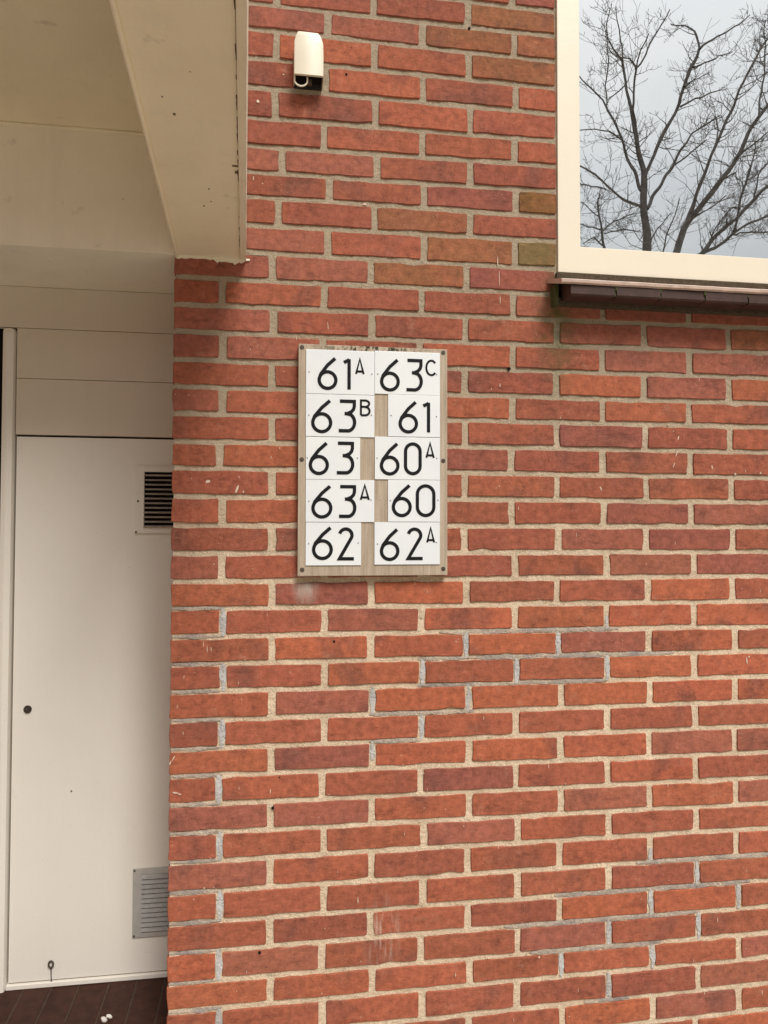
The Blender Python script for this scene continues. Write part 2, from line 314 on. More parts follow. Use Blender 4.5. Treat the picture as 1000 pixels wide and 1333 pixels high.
JOINTS = {-3: [0.105, 0.325, 0.545, 0.765, 0.985, 1.205, 1.425], -2: [0.215, 0.435, 0.655, 0.875, 1.095, 1.315, 1.535], -1: [0.105, 0.325, 0.545, 0.765, 0.985, 1.205, 1.425], 0: [0.2168, 0.4369, 0.659, 0.8768, 1.0968, 1.3168, 1.5368], 1: [0.1085, 0.3318, 0.5505, 0.7703, 0.9885, 1.2085, 1.4285], 2: [0.2173, 0.4389, 0.6588, 0.8773, 1.0973, 1.3173, 1.5373], 3: [0.1084, 0.3272, 0.5514, 0.7736, 0.9884, 1.2084, 1.4284], 4: [0.2144, 0.441, 0.6632, 0.8777, 1.0977, 1.3177, 1.5377], 5: [0.1068, 0.3242, 0.5497, 0.7703, 0.9868, 1.2068, 1.4268], 6: [0.2313, 0.4448, 0.6639, 0.882, 1.102, 1.322, 1.542], 7: [0.1106, 0.3368, 0.5533, 0.7727, 0.9906, 1.2106, 1.4306], 8: [0.2235, 0.4397, 0.6619, 0.879, 1.099, 1.319, 1.539], 9: [0.1097, 0.3347, 0.5533, 0.7705, 0.9897, 1.2097, 1.4297], 10: [0.2116, 0.4312, 0.6535, 0.8733, 1.0933, 1.3133, 1.5333], 11: [0.1037, 0.3257, 0.548, 0.7663, 0.9856, 1.2056, 1.4256], 12: [0.214, 0.435, 0.6506, 0.8727, 1.0899, 1.3093, 1.5332], 13: [0.1047, 0.3246, 0.5446, 0.7641, 0.9828, 1.206, 1.4246], 14: [0.2113, 0.4317, 0.6495, 0.8693, 1.0889, 1.3088, 1.5317], 15: [0.1048, 0.3243, 0.5443, 0.7628, 0.9839, 1.2037, 1.4243], 16: [0.212, 0.4325, 0.6503, 0.8706, 1.0908, 1.3104, 1.5325], 17: [0.1, 0.3232, 0.5432, 0.7596, 0.983, 1.2054, 1.4232], 18: [0.2128, 0.4329, 0.6492, 0.87, 1.0926, 1.3129, 1.5329], 19: [0.1058, 0.3248, 0.5448, 0.7611, 0.986, 1.206, 1.4248], 20: [0.2135, 0.433, 0.6481, 0.873, 1.0916, 1.3134, 1.533], 21: [0.1068, 0.3278, 0.5478, 0.768, 0.9909, 1.2127, 1.4278], 22: [0.2142, 0.4346, 0.6525, 0.8697, 1.0944, 1.3129, 1.5338], 23: [0.1093, 0.3303, 0.5483, 0.7676, 0.99, 1.2114, 1.4277], 24: [0.2149, 0.4332, 0.6514, 0.8709, 1.0952, 1.3174, 1.5343], 25: [0.1111, 0.3308, 0.5501, 0.7709, 0.9911, 1.212, 1.4286], 26: [0.2156, 0.4369, 0.6566, 0.8778, 1.098, 1.3159, 1.5361], 27: [0.1096, 0.3296, 0.5483, 0.7686, 0.9902, 1.2117, 1.4278], 28: [0.2147, 0.4372, 0.6582, 0.8753, 1.095, 1.3133, 1.5354], 29: [0.1032, 0.3259, 0.5466, 0.7682, 0.9913, 1.2114, 1.4267], 30: [0.2138, 0.4366, 0.658, 0.8765, 1.0939, 1.3138, 1.5353], 31: [0.1066, 0.3306, 0.5537, 0.7724, 0.9923, 1.212, 1.4288], 32: [0.2145, 0.436, 0.6543, 0.8721, 1.0948, 1.3152, 1.5347], 33: [0.1076, 0.3311, 0.552, 0.771, 0.9914, 1.2126, 1.4286], 34: [0.2137, 0.4337, 0.655, 0.8715, 1.0956, 1.3187, 1.5348], 35: [0.1062, 0.3266, 0.5468, 0.7706, 0.9905, 1.2152, 1.4276], 36: [0.2161, 0.4374, 0.6593, 0.8746, 1.0983, 1.3181, 1.5364], 37: [0.1081, 0.3288, 0.5494, 0.7702, 0.9896, 1.2129, 1.4281], 38: [0.2166, 0.4366, 0.6566, 0.8776, 1.0991, 1.3165, 1.5366], 39: [0.105, 0.325, 0.545, 0.765, 0.985, 1.205, 1.425], 40: [0.215, 0.435, 0.655, 0.875, 1.095, 1.315, 1.535], 41: [0.105, 0.325, 0.545, 0.765, 0.985, 1.205, 1.425]}

# ---------------------------------------------------------------- ground
GZ = -1.45
bm = bmesh.new(); g = [bm.verts.new(p) for p in ((-90, -120, GZ), (90, -120, GZ), (90, 60, GZ), (-90, 60, GZ))]; bm.faces.new(g)
obj('ground', bm, M['paving'], kind='structure')

# ---------------------------------------------------------------- the brick wall
Y1 = .27                         # plane of the cupboard door, set back from the face of the wall
ZB = .706                        # underside of the beams
WX, WZ = .8735, .66              # left edge of the window opening, height below which courses run through
wall = empty('brick_wall', (0, 0, GZ), 'red brick wall in running bond with beige mortar, carrying the house number board', 'wall')
wall['kind'] = 'structure'
del wall['kind']
def bedz(n, X):
    a, b = BEDS[n]; return a + b*X
PAL = {'red': (.360, .109, .062), 'dark': (.322, .100, .060), 'orange': (.400, .120, .063), 'plum': (.312, .102, .070),
       'olive': (.205, .138, .056), 'tan': (.310, .122, .060), 'dusty': (.345, .118, .076), 'bright': (.43, .123, .063)}
def brick_colour(c, i, X):
    r = random.Random(c*97+i*13+5)
    if c <= 12: w = [('dark', 4), ('plum', 2), ('red', 2), ('tan', 1.2 if X > .5 else 0), ('dusty', 1.5)]
    elif c <= 21: w = [('red', 3), ('dark', 3), ('dusty', 1.5), ('orange', 1), ('plum', 1)]
    else: w = [('red', 5), ('orange', 2.6), ('dark', 1.0), ('dusty', 1.6), ('bright', 1.2 if X > .5 else .4)]
    names = [a for a, _ in w]; k = r.choices(names, [b for _, b in w])[0]
    sp = {(9, 4): 'olive', (7, 4): 'tan', (0, 3): 'tan', (1, 3): 'tan', (1, 4): 'tan', (2, 3): 'tan', (8, 2): 'tan', (5, 4): 'orange', (3, 4): 'orange', (3, 2): 'orange', (2, 1): 'orange', (4, 2): 'orange',
          (13, 3): 'orange', (15, 3): 'orange', (13, 4): 'red', (23, 5): 'bright', (23, 6): 'bright', (24, 5): 'bright', (24, 3): 'bright', (24, 4): 'plum', (25, 5): 'bright', (25, 6): 'bright',
          (26, 2): 'bright', (26, 3): 'bright', (26, 4): 'bright', (22, 1): 'plum', (24, 2): 'orange', (28, 1): 'plum', (28, 2): 'bright', (28, 3): 'bright', (29, 3): 'plum', (34, 4): 'bright', (34, 5): 'bright',
          (37, 6): 'dusty', (32, 3): 'orange', (38, 4): 'bright', (12, 4): 'dusty', (12, 5): 'dusty', (13, 5): 'dusty', (13, 6): 'dusty', (14, 5): 'dusty', (30, 3): 'red', (20, 5): 'plum', (19, 5): 'plum', (32, 2): 'dark', (34, 3): 'dark', (33, 5): 'dark'}
    k = sp.get((c, i), k); a = PAL[k]
    if (c, i) == (7, 4): a = (.235, .11, .04)
    f = r.uniform(.94, 1.06) if c < 22 else r.uniform(1.0, 1.13); h = r.uniform(-.03, .03)
    return (a[0]*f, a[1]*f*(1+h), a[2]*f*(1-h), 1)
def brick_mesh(x0, x1, zb0, zb1, zt0, zt1, rnd, depth=.10, small=False):
    """one brick: uneven outline, worn front arris, slightly tilted face.  zb/zt = bottom/top at the left and right end"""
    def edge(a, b, n): return [(a[0]+(b[0]-a[0])*t, a[1]+(b[1]-a[1])*t) for t in [i/n for i in range(n)]]
    n = 1 if small else max(2, int((x1-x0)/.028))
    cr = .0022
    base = [((x0+cr, zb0), (x1-cr, zb1), n), ((x1-cr, zb1), (x1, zb1+cr), 1), ((x1, zb1+cr), (x1, zt1-cr), 2 if not small else 1), ((x1, zt1-cr), (x1-cr, zt1), 1),
            ((x1-cr, zt1), (x0+cr, zt0), n), ((x0+cr, zt0), (x0, zt0-cr), 1), ((x0, zt0-cr), (x0, zb0+cr), 2 if not small else 1), ((x0, zb0+cr), (x0+cr, zb0), 1)]
    pts = []
    for a, b, k in base: pts += edge(a, b, k)
    j = .0011 if small else .0013
    pts = [(x+rnd.uniform(-j, j), z+rnd.uniform(-j, j)) for x, z in pts]
    if rnd.random() < .22:                                             # a chipped corner or edge
        q = rnd.randrange(len(pts)); cx, cz = (x0+x1)/2, (zb0+zt0)/2
        pts[q] = (pts[q][0]+(cx-pts[q][0])*.02, pts[q][1]+(cz-pts[q][1])*.12)
    yf = rnd.uniform(-.0007, .0007); ty = rnd.uniform(-.006, .006); tz = rnd.uniform(-.012, .012)
    cx, cz = (x0+x1)/2, (zb0+zt0)/2
    fy = lambda x, z: yf + (x-cx)*ty + (z-cz)*tz
    bev = .0011; me = bpy.data.meshes.new('brick'); V = []; n = len(pts)
    hx, hz = (x1-x0)/2, (zt0-zb0)/2
    for x, z in pts: V.append((x-(x-cx)/hx*bev, fy(x, z), z-(z-cz)/hz*bev))
    for x, z in pts: V.append((x, fy(x, z)+bev*1.1, z))
    for x, z in pts: V.append((x, depth, z))
    Fc = [tuple(range(n))]
    for i in range(n):
        k = (i+1) % n
        Fc += [(i, n+i, n+k, k), (n+i, 2*n+i, 2*n+k, n+k)]
    me.from_pydata(V, [], Fc); me.update(); return me
JT, JV = .0063, .0079            # half bed joint, half upright joint
nb = 0
rest = bmesh.new()
for c in range(-2, 41):
    zc0 = (BEDS[c][0]+BEDS[c+1][0])/2
    xs = [0.0] + JOINTS[c]
    while xs[-1] < 2.3: xs.append(xs[-1]+.22)
    for i in range(len(xs)-1):
        rnd = random.Random(c*131+i*7)
        x0 = xs[i] + (0 if i == 0 else JV+rnd.uniform(-.0008, .0010)); x1 = xs[i+1]-JV-rnd.uniform(-.0008, .0010)
        if c <= 9 and x1 < .16: continue                                # behind the beam
        if c <= 9 and x0 < .16: x0 = .1525
        if c <= 10:
            if x0 > WX-.02: continue
            x1 = min(x1, WX-.003)
            if x1-x0 < .02: continue
        jj = rnd.uniform(-.0008, .0008)
        zb0, zb1 = bedz(c+1, x0)+JT+jj, bedz(c+1, x1)+JT+jj+rnd.uniform(-.0008, .0008)
        zt0, zt1 = bedz(c, x0)-JT, bedz(c, x1)-JT+rnd.uniform(-.0008, .0008)
        if c == 10 and x0 < .2: zt0 -= 0
        if x0 > 1.47:                                                   # beyond the frame: joined
            me = brick_mesh(x0, x1, zb0, zb1, zt0, zt1, rnd, .05, True); rest.from_mesh(me); bpy.data.meshes.remove(me); continue
        me = brick_mesh(x0, x1, zb0, zb1, zt0, zt1, rnd, .10 if i else (.205 if c % 2 == 0 else .10))
        o = obj('brick', me, M['brick'], wall); o.color = brick_colour(c, i, (x0+x1)/2); nb += 1
# courses below and above the picture, joined
rnd = random.Random(3)
def more(c_z, off, xmin):
    x = -off
    while x < 2.3:
        a, b = max(x+JV, xmin), x+.22-JV
        if b-a > .03:
            me = brick_mesh(a, b, c_z-.0606/2+JT, c_z-.0606/2+JT, c_z+.0606/2-JT, c_z+.0606/2-JT, rnd, .05, True); rest.from_mesh(me); bpy.data.meshes.remove(me)
        x += .22
z = BEDS[41][0]-.0303; q = 0
while z > GZ: more(z, .115 if q % 2 else .005, 0.0); z -= .0606; q += 1
z = BEDS[-2][0]+.0303+.0; q = 0
while z < 2.7: more(z, .115 if q % 2 else .005, .16); z += .0606; q += 1
# the return of the wall into the recess, behind the corner bricks
for c in range(10, 41):
    zt, zb = BEDS[c][0]-JT, BEDS[c+1][0]+JT
    if c % 2: box(rest, 0.0005, .1, .112, .30, zb, zt)
    else: box(rest, 0.0005, .1, .217, .30, zb, zt)
o = obj('brick_remainder', rest, M['brick'], wall, kind='stuff'); o.color = (.30, .09, .05, 1)
# mortar bed with its own unevenness
def mortar():
    V = []; Fc = []; idx = {}
    st = .0065
    def vid(i, k):
        if (i, k) not in idx:
            x = .0035+i*st; z = GZ+k*st
            n = noise.noise(Vector((x*120, 3, z*120)))*.0013 + noise.noise(Vector((x*28, 7, z*28)))*.0016
            idx[(i, k)] = len(V); V.append((x, .0036+n, z))
        return idx[(i, k)]
    nx = int(1.5/st); nz_ = int((1.55-GZ)/st)
    for i in range(nx):
        for k in range(nz_):
            x = .0035+(i+.5)*st; z = GZ+(k+.5)*st
            if z > ZB-.004 and x < .153: continue
            if x > WX-.002 and z > WZ-.006: continue
            Fc.append((vid(i, k), vid(i+1, k), vid(i+1, k+1), vid(i, k+1)))
    me = bpy.data.meshes.new('mortar'); me.from_pydata(V, [], Fc); me.update(); return me
smooth(obj('mortar', mortar(), M['mortar'], wall))
bm = bmesh.new()
box(bm, .0045, 2.3, .009, .28, GZ, WZ-.006); box(bm, .16, WX-.003, .009, .28, WZ-.006, 2.7); box(bm, .16, 2.3, .009, .28, 2.35, 2.7)
box(bm, 1.5, 2.3, .0045, .0089, GZ, WZ-.006)
obj('wall_core', bm, M['mortar'], wall)

# newer grey pointing smeared over some joints
rp = bmesh.new()
rpb = bmesh.new()
def smear(pts, w, seed, rp=None):
    """irregular flat strip along (x, z) points, half width w"""
    r = random.Random(seed); fine = []
    for a, b in zip(pts[:-1], pts[1:]):
        n = max(2, int(math.dist(a, b)/.009))
        fine += [(a[0]+(b[0]-a[0])*i/n, a[1]+(b[1]-a[1])*i/n) for i in range(n)]
    fine.append(pts[-1]); up, lo = [], []
    for i, p in enumerate(fine):
        a = Vector(fine[max(i-1, 0)]); b = Vector(fine[min(i+1, len(fine)-1)]); d = (b-a).normalized(); nrm = Vector((-d.y, d.x))
        e = min(1, .35+.65*min(i, len(fine)-1-i)/4)
        wa = w*e*(1+.75*noise.noise(Vector((i*.33, seed, 0)))+r.uniform(-.12, .12)); wb = w*e*(1+.75*noise.noise(Vector((i*.33, seed, 9)))+r.uniform(-.12, .12))
        up.append(Vector(p)+nrm*wa); lo.append(Vector(p)-nrm*wb)
    yf = .0022
    A = [rp.verts.new((v.x, yf+r.uniform(-.0004, .0004), v.y)) for v in up]; B = [rp.verts.new((v.x, yf+r.uniform(-.0004, .0004), v.y)) for v in lo]
    mid = [rp.verts.new(((u.x+l.x)/2, yf-.0005+r.uniform(-.0003, .0003), (u.y+l.y)/2)) for u, l in zip(up, lo)]
    A2 = [rp.verts.new((v.co.x, .006, v.co.z)) for v in A]; B2 = [rp.verts.new((v.co.x, .006, v.co.z)) for v in B]
    for i in range(len(A)-1):
        for p, q_ in ((A2, A), (A, mid), (mid, B), (B, B2)): rp.faces.new((p[i], p[i+1], q_[i+1], q_[i]))
sd = 1
def bed_smear(n, x0, x1, w=.0054):
    global sd; sd += 1
    k = max(2, int((x1-x0)/.03)); smear([(x0+(x1-x0)*i/k, bedz(n, x0+(x1-x0)*i/k)) for i in range(k+1)], w, sd, rpb)
def up_smear(c, x, w=.0088, t0=1.0, t1=0.0):
    w *= .88
    global sd; sd += 1
    zt, zb = bedz(c, x), bedz(c+1, x); smear([(x, zb+(zt-zb)*t0), (x+.001, (zt+zb)/2), (x, zb+(zt-zb)*t1)], w, sd, rp)
for c in range(23, 39, 2): up_smear(c, JOINTS[c][0], .0115)
for n in range(23, 40): bed_smear(n, .003, .112 if n % 2 else .105, .0048)
def J(c, k): return JOINTS[c][(k+1)//2 if c % 2 else k//2]
bed_smear(24, .59, 1.02); up_smear(24, J(24, 4), .0095); up_smear(24, J(24, 6), .0095); up_smear(23, J(23, 7), .006, .5)
bed_smear(25, .66, 1.16); up_smear(25, J(25, 3)); up_smear(25, J(25, 5), .009); up_smear(25, J(25, 7), .009); bed_smear(25, .54, .66)
bed_smear(26, .54, .99); up_smear(26, J(26, 2), .010); up_smear(26, J(26, 4), .0098); bed_smear(27, .43, .67); up_smear(27, J(27, 3), .009)
up_smear(28, J(28, 2), .010, 1, .3); bed_smear(28, .43, .55)
bed_smear(33, 1.06, 1.42); up_smear(32, J(32, 8), .008, .4); up_smear(33, J(33, 9), .0085); up_smear(34, J(34, 8), .0095); up_smear(34, J(34, 10), .009); bed_smear(34, .86, 1.35)
up_smear(35, J(35, 7), .009); up_smear(35, J(35, 9), .0095); bed_smear(35, .74, 1.22); up_smear(36, J(36, 6), .0095); up_smear(36, J(36, 8), .010); bed_smear(36, .80, 1.12)
up_smear(37, J(37, 7), .0095); bed_smear(38, .93, 1.04)
obj('repointed_bed_joint', fixn(rpb), M['repoint_bed'], wall, kind='stuff', label='dull grey mortar smeared along some bed joints')
obj('repointed_joint', fixn(rp), M['repoint'], wall, kind='stuff', label='newer grey pointing smeared over some joints')

# ragged white paint and filler along the beam's foot, flecks and scratches on the bricks
fl = bmesh.new()
def flake(px, py, w, h, ang=0, seed=0, Y=-.0010, th=.0016):
    r = random.Random(seed*77+int(px*3)); c_ = at(px, py, 0); n = 7; pts = []
    for i in range(n):
        t = 2*math.pi*i/n; a, b = math.cos(t)*w/2*r.uniform(.6, 1.15), math.sin(t)*h/2*r.uniform(.6, 1.15)
        pts.append((c_.x+a*math.cos(ang)-b*math.sin(ang), c_.z+a*math.sin(ang)+b*math.cos(ang)))
    f = [fl.verts.new((x, Y, z)) for x, z in pts]; b2 = [fl.verts.new((x, Y+th, z)) for x, z in pts]
    fl.faces.new(f)
    for i in range(n): fl.faces.new((f[i], b2[i], b2[(i+1) % n], f[(i+1) % n]))
for k, (x, y, w, h, a) in enumerate([(336, 132, .007, .009, .5), (330, 232, .0025, .012, 0), (342, 239, .003, .003, 0), (271, 627, .010, .008, .4), (475, 266, .012, .005, 0), (369, 97, .004, .004, 0),
        (311, 618, .003, .02, .1), (309, 636, .005, .022, -.3), (317, 640, .003, .006, 0), (648, 340, .0022, .03, .0), (650, 362, .0018, .05, .02), (651, 390, .002, .022, .03),
        (883, 570, .003, .012, -.3), (881, 590, .0025, .018, -.35), (877, 606, .002, .016, -.4), (265, 838, .0018, .014, 0), (270, 845, .0015, .016, 0), (275, 845, .0015, .012, .1),
        (594, 835, .006, .0025, -.6), (597, 832, .003, .002, .5), (226, 987, .003, .014, -.5), (222, 993, .003, .01, -.3), (228, 1032, .014, .003, -.1), (234, 1034, .008, .003, -.3), (352, 1030, .0016, .014, 0),
        (266, 1156, .004, .004, 0), (466, 1172, .002, .018, .05), (702, 1246, .004, .005, .3), (593, 1269, .002, .010, 0), (972, 860, .003, .02, .1), (975, 855, .005, .004, 0), (934, 1197, .0018, .012, .1), (992, 1292, .002, .014, 0),
        (782, 636, .003, .012, .4), (957, 617, .005, .006, 0), (927, 608, .003, .012, .2), (990, 616, .006, .004, 0), (386, 440, .002, .014, .2), (427, 424, .0016, .02, .1), (870, 553, .006, .0025, 0), (770, 554, .005, .003, 0)]):
    flake(x, y, w, h, a, k)
r = random.Random(21)
for k in range(150):
    px, py = r.uniform(225, 995), r.uniform(430, 1330)
    if 380 < px < 590 and 440 < py < 755: continue
    if r.random() < .55: flake(px, py, r.uniform(.0009, .0016), r.uniform(.005, .011), r.uniform(-.15, .15), 100+k, -.0006, .0014)
    else: flake(px, py, r.uniform(.0014, .003), r.uniform(.001, .003), r.uniform(0, 3), 100+k, -.0006, .0014)
obj('pale_fleck', fixn(fl), M['pale_fleck'], wall, kind='stuff', label='pale paint flecks, scratches and lime specks stuck to the bricks')
hm = bmesh.new()
for x, y, rr in ((663, 480, .0036), (435, 835, .0026), (338, 1240, .0030), (355, 1052, .0028), (451, 97, .0026), (364, 1012, .0016), (611, 37, .0032)):
    p = at(x, y, 0); disc_y(hm, p.x, p.z, rr, -.0012, .003, 9)
obj('plug_hole', hm, M['dark_void'], wall, kind='stuff', label='small dark drill holes in the brickwork')

# ---------------------------------------------------------------- canopy: beam from the wall, beam along the wall, ceiling
can = empty('porch_canopy', (-.6, 0, ZB), 'cream painted concrete porch canopy with two beams and a flat ceiling at upper left', 'canopy')
YN = -.86; YC = -.45
bm = bmesh.new()
v = [bm.verts.new(p) for p in ((.0045, -.002, ZB), (.1409, -.002, ZB), (.1409-.036*YN, YN, ZB), (.0045-.033*YN, YN, ZB))]
bm.faces.new(v); e = bmesh.ops.extrude_face_region(bm, geom=list(bm.faces)); bmesh.ops.translate(bm, verts=[q for q in e['geom'] if isinstance(q, bmesh.types.BMVert)], vec=(0, 0, .42))
fixn(bm)
obj('cross_beam', bm, M['concrete_paint'], can)
bm = bmesh.new()                                                       # drip trim along the outer side of that beam
n = 60; a, b, c_, d = [], [], [], []
for i in range(n+1):
    y = -.002+(YN+.002)*i/n; o_ = -.037*y; jx = noise.noise(Vector((y*16, 0, 2)))*.0007; jz = noise.noise(Vector((y*30, 4, 2)))*.0006
    a.append(bm.verts.new((.1405+o_+jx, y, ZB-.0005+jz))); b.append(bm.verts.new((.1415+o_+jx, y, ZB-.0045+jz))); c_.append(bm.verts.new((.1535+o_+jx*2, y, ZB-.006+jz*2))); d.append(bm.verts.new((.1548+o_+jx*2, y, ZB+.42)))
for i in range(n):
    for p, q_ in ((a, b), (b, c_), (c_, d), (d, a)): bm.faces.new((p[i], p[i+1], q_[i+1], q_[i]))
bm.faces.new((a[0], b[0], c_[0], d[0])); bm.faces.new((a[-1], b[-1], c_[-1], d[-1]))
obj('drip_trim', fixn(bm), M['trim_paint'], can, label='cracked cream trim strip along the beam edge')
bm = bmesh.new()                                                       # hairline crack with peeled paint between trim and beam
r = random.Random(4)
for k in range(26):
    y = r.uniform(YN, -.03); o_ = -.036*y; l = r.uniform(.006, .03)
    box(bm, .1402+o_-r.uniform(0, .0006), .1410+o_+r.uniform(0, .0008), y, y+l, ZB-.0013, ZB+.001)
for (y, x, w, l) in ((-.40, .135, .010, .006), (-.42, .131, .014, .003), (-.36, .141, .003, .03), (-.18, .146, .003, .012), (-.405, .139, .004, .04)):
    box(bm, x-.036*y, x-.036*y+w, y, y+l, ZB-.0016, ZB+.001)
for (x, y, s) in ((.07, -.56, .0024), (.10, -.33, .0016), (.10, -.28, .0014), (.085, -.26, .0018), (.06, -.6, .0012)):
    disc = box(bm, x, x+s*1.6, y, y+s*2, ZB-.0008, ZB+.001)
obj('crack', bm, M['crack_dirt'], can, kind='stuff', label='dark cracks and chips in the paint of the beam')
# bead of old paint down the inner arris of the beam
bm = bmesh.new(); pts = [(.0065-.033*y+noise.noise(Vector((y*9, 1, 1)))*.0012, y, ZB-.0012) for y in [-.004+(YN)*i/40 for i in range(41)]]
tube(bm, pts, .0042, 8); smooth(obj('paint_bead', bm, M['concrete_paint'], can))
# beam along the wall over the recess
bm = newbox(-2.59, .0044, -.003, Y1+.03, ZB+.001, .9675); obj('lintel_beam', bm, M['fascia_paint_lit'], can)
bm = bmesh.new(); tube(bm, [(-2.55+.0635*i, -.0035+noise.noise(Vector((i*.7, 2, 2)))*.0008, .966+noise.noise(Vector((i*.5, 5, 2)))*.001) for i in range(41)], .004, 6)
smooth(obj('paint_seam', bm, M['concrete_paint'], can))
bm = newbox(-2.59, .10, YC, -.0035, .9685, 1.10); obj('ceiling_slab', bm, M['concrete_paint'], can)
# ragged filler where the beam sits on the brickwork
bm = bmesh.new(); r = random.Random(9); n = 34; top, bot = [], []
for i in range(n+1):
    x = .002+.160*i/n; hgt = .004+.004*abs(noise.noise(Vector((i*.35, 1, 7))))*2+(.004 if .09 < x < .15 else 0)
    if x > .135: hgt *= .8
    top.append((x, ZB-.0003)); bot.append((x, ZB-hgt-r.uniform(0, .0012)))
bm2 = prism_y(top+bot[::-1], -.0035, .006); obj('edge_filler', bm2, M['frame_paint'], can, label='ragged white filler under the beam end')
# debris in the open joint at the right end of the beam
bm = newbox(.146, .20, .0016, .004, ZB+.0045, ZB+.0105); obj('open_joint', bm, M['grime'], can)

# ---------------------------------------------------------------- cupboard front in the recess
DX0 = -.4075; DZ0, DZ1 = -.975, .3405
sur = empty('cupboard_surround', (-.2, Y1, -1.0), 'cream painted timber surround with boarded head around the utility cupboard door', 'door frame')
rnd = random.Random(12)
# head boards: three, with fine V joints between them
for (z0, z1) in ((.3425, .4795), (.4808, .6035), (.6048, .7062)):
    obj('head_board', newbox(DX0+.001 if z0 < .6 else -.62, .30, Y1, Y1+.02, z0, z1, bev=.0012), M['board_paint_shaded'], sur)
obj('post', newbox(-.4390, DX0-.0015, Y1-.010, Y1+.05, -1.4, .6035, bev=.013), M['door_paint'], sur)
obj('bottom_rail', newbox(DX0-.0005, .30, Y1-.004, Y1+.05, -.9895, DZ0-.0035, bev=.0015), M['door_paint'], sur)
obj('backing', newbox(-.442, .30, Y1+.022, Y1+.06, -1.2, .75), M['dark_void'], sur)
door = empty('utility_cupboard', (-.2, Y1, DZ0), 'flat cream utility cupboard door with two vent grilles beside the brick corner', 'cupboard')
obj('door_leaf', newbox(DX0+.0035, .29, Y1+.001, Y1+.021, DZ0, DZ1-.0035, bev=.0012), M['door_paint'], door)
# lock
p = at(36, 923.5, Y1)
bm = bmesh.new(); disc_y(bm, p.x, p.z, .0098, Y1-.0022, Y1+.002, 24, .0088); lk = obj('lock', bm, M['black_metal'], door)
bm = bmesh.new(); disc_y(bm, p.x-.001, p.z+.001, .0038, Y1-.0034, Y1-.002, 16); box(bm, p.x-.0016, p.x-.0006, Y1-.0040, Y1-.0033, p.z-.002, p.z+.004)
obj('key_cylinder', bm, M['screw_metal'], lk)
# lower screw eye with its rust run
p = at(67, 1254, Y1); bm = bmesh.new()
tube(bm, [(p.x+.0055*math.cos(t), Y1-.004, p.z+.0075*math.sin(t)) for t in [2*math.pi*i/18 for i in range(19)]], .0020, 6); sc = smooth(obj('screw_eye', bm, M['screw_metal'], door))
q1 = at(66.8, 1259, Y1); q2 = at(67.2, 1283, Y1)
bm = bmesh.new(); tube(bm, [(q1.x, Y1-.0010, q1.z), (q1.x+.0004, Y1-.0012, (q1.z+q2.z)/2), (q2.x, Y1-.0010, q2.z+.010)], [.0016, .0011, .0013], 6)
obj('rust_run', bm, M['grime'], door, label='thin dark run below the screw eye')
p = at(93, 1030, Y1); bm = bmesh.new(); disc_y(bm, p.x, p.z, .002, Y1-.0002, Y1+.002, 8); obj('paint_nick', bm, M['grime'], door)
# vents: plate with louvres, built once with its parts, second one its own finish
def vent(zc, xl, name_mat, label, dark):
    v = empty('vent_grille', (xl, Y1, zc), label, 'vent', 'vent grilles on the cupboard door'); w, h = .170, .166
    z0, z1 = zc-h/2, zc+h/2; sx0, sx1 = xl+.0215, xl+w-.021; sz0, sz1 = z0+.0135, z1-.014
    bm = bmesh.new(); yf = Y1-(.0050 if dark else .0032)
    for b_ in ((xl, sx0, z0, z1), (sx1, xl+w, z0, z1), (sx0, sx1, z0, sz0), (sx0, sx1, sz1, z1)): box(bm, b_[0], b_[1], yf, Y1+.0005, b_[2], b_[3])
    obj('face_plate', bm, name_mat, v)
    obj('duct', newbox(sx0, sx1, Y1+.0004, Y1+.0008, sz0, sz1), M['dark_void'], v)
    k = 12; pt = (sz1-sz0)/k
    for i in range(k):
        z = sz0+pt*(i+.5)
        if dark: prof = [(yf-.0060, z-pt*.40), (yf-.0052, z-pt*.46), (Y1-.0004, z-pt*.16), (Y1-.0004, z-pt*.02)]
        else: prof = [(yf-.0040, z-pt*.42), (yf-.0028, z-pt*.50), (Y1-.0004, z+pt*.44), (Y1-.0012, z+pt*.49), (yf-.0006, z+pt*.30)]
        obj('louvre', prism_x(prof, sx0-.0008, sx1+.0008), M['louvre_brown'] if dark else M['louvre_alu'], v)
    for sx, sz in ((xl+.004, z0+.004), (xl+.004, z1-.004)) if not dark else ((xl+.007, (z0+z1)/2-.004), (xl+.003, z0+.002)):
        bm = bmesh.new(); disc_y(bm, sx, sz, .0026, yf-.0012, yf+.001, 10); obj('screw', bm, M['screw_metal'], v)
    return v
pa, pb = at(177, 609.5, Y1), at(175.5, 691, Y1)
vent((pa.z+pb.z)/2, pa.x, M['door_paint'], 'upper vent grille painted cream with open dark louvres, half hidden by the brick corner', True)
pa, pb = at(173.5, 1133, Y1), at(171.7, 1218, Y1)
vent((pa.z+pb.z)/2, pa.x, M['grille_alu'], 'lower vent grille in dull grey aluminium with closed louvres near the door foot', False)
# dark entrance left of the post
obj('entrance_recess', newbox(-2.59, -.4350, Y1+.065, Y1+.14, GZ, ZB-.03), M['dark_void'], kind='structure')
bm = newbox(-2.59, -.6215, Y1, Y1+.05, .6048, .7062); obj('entrance_head', bm, M['door_paint'], kind='structure')

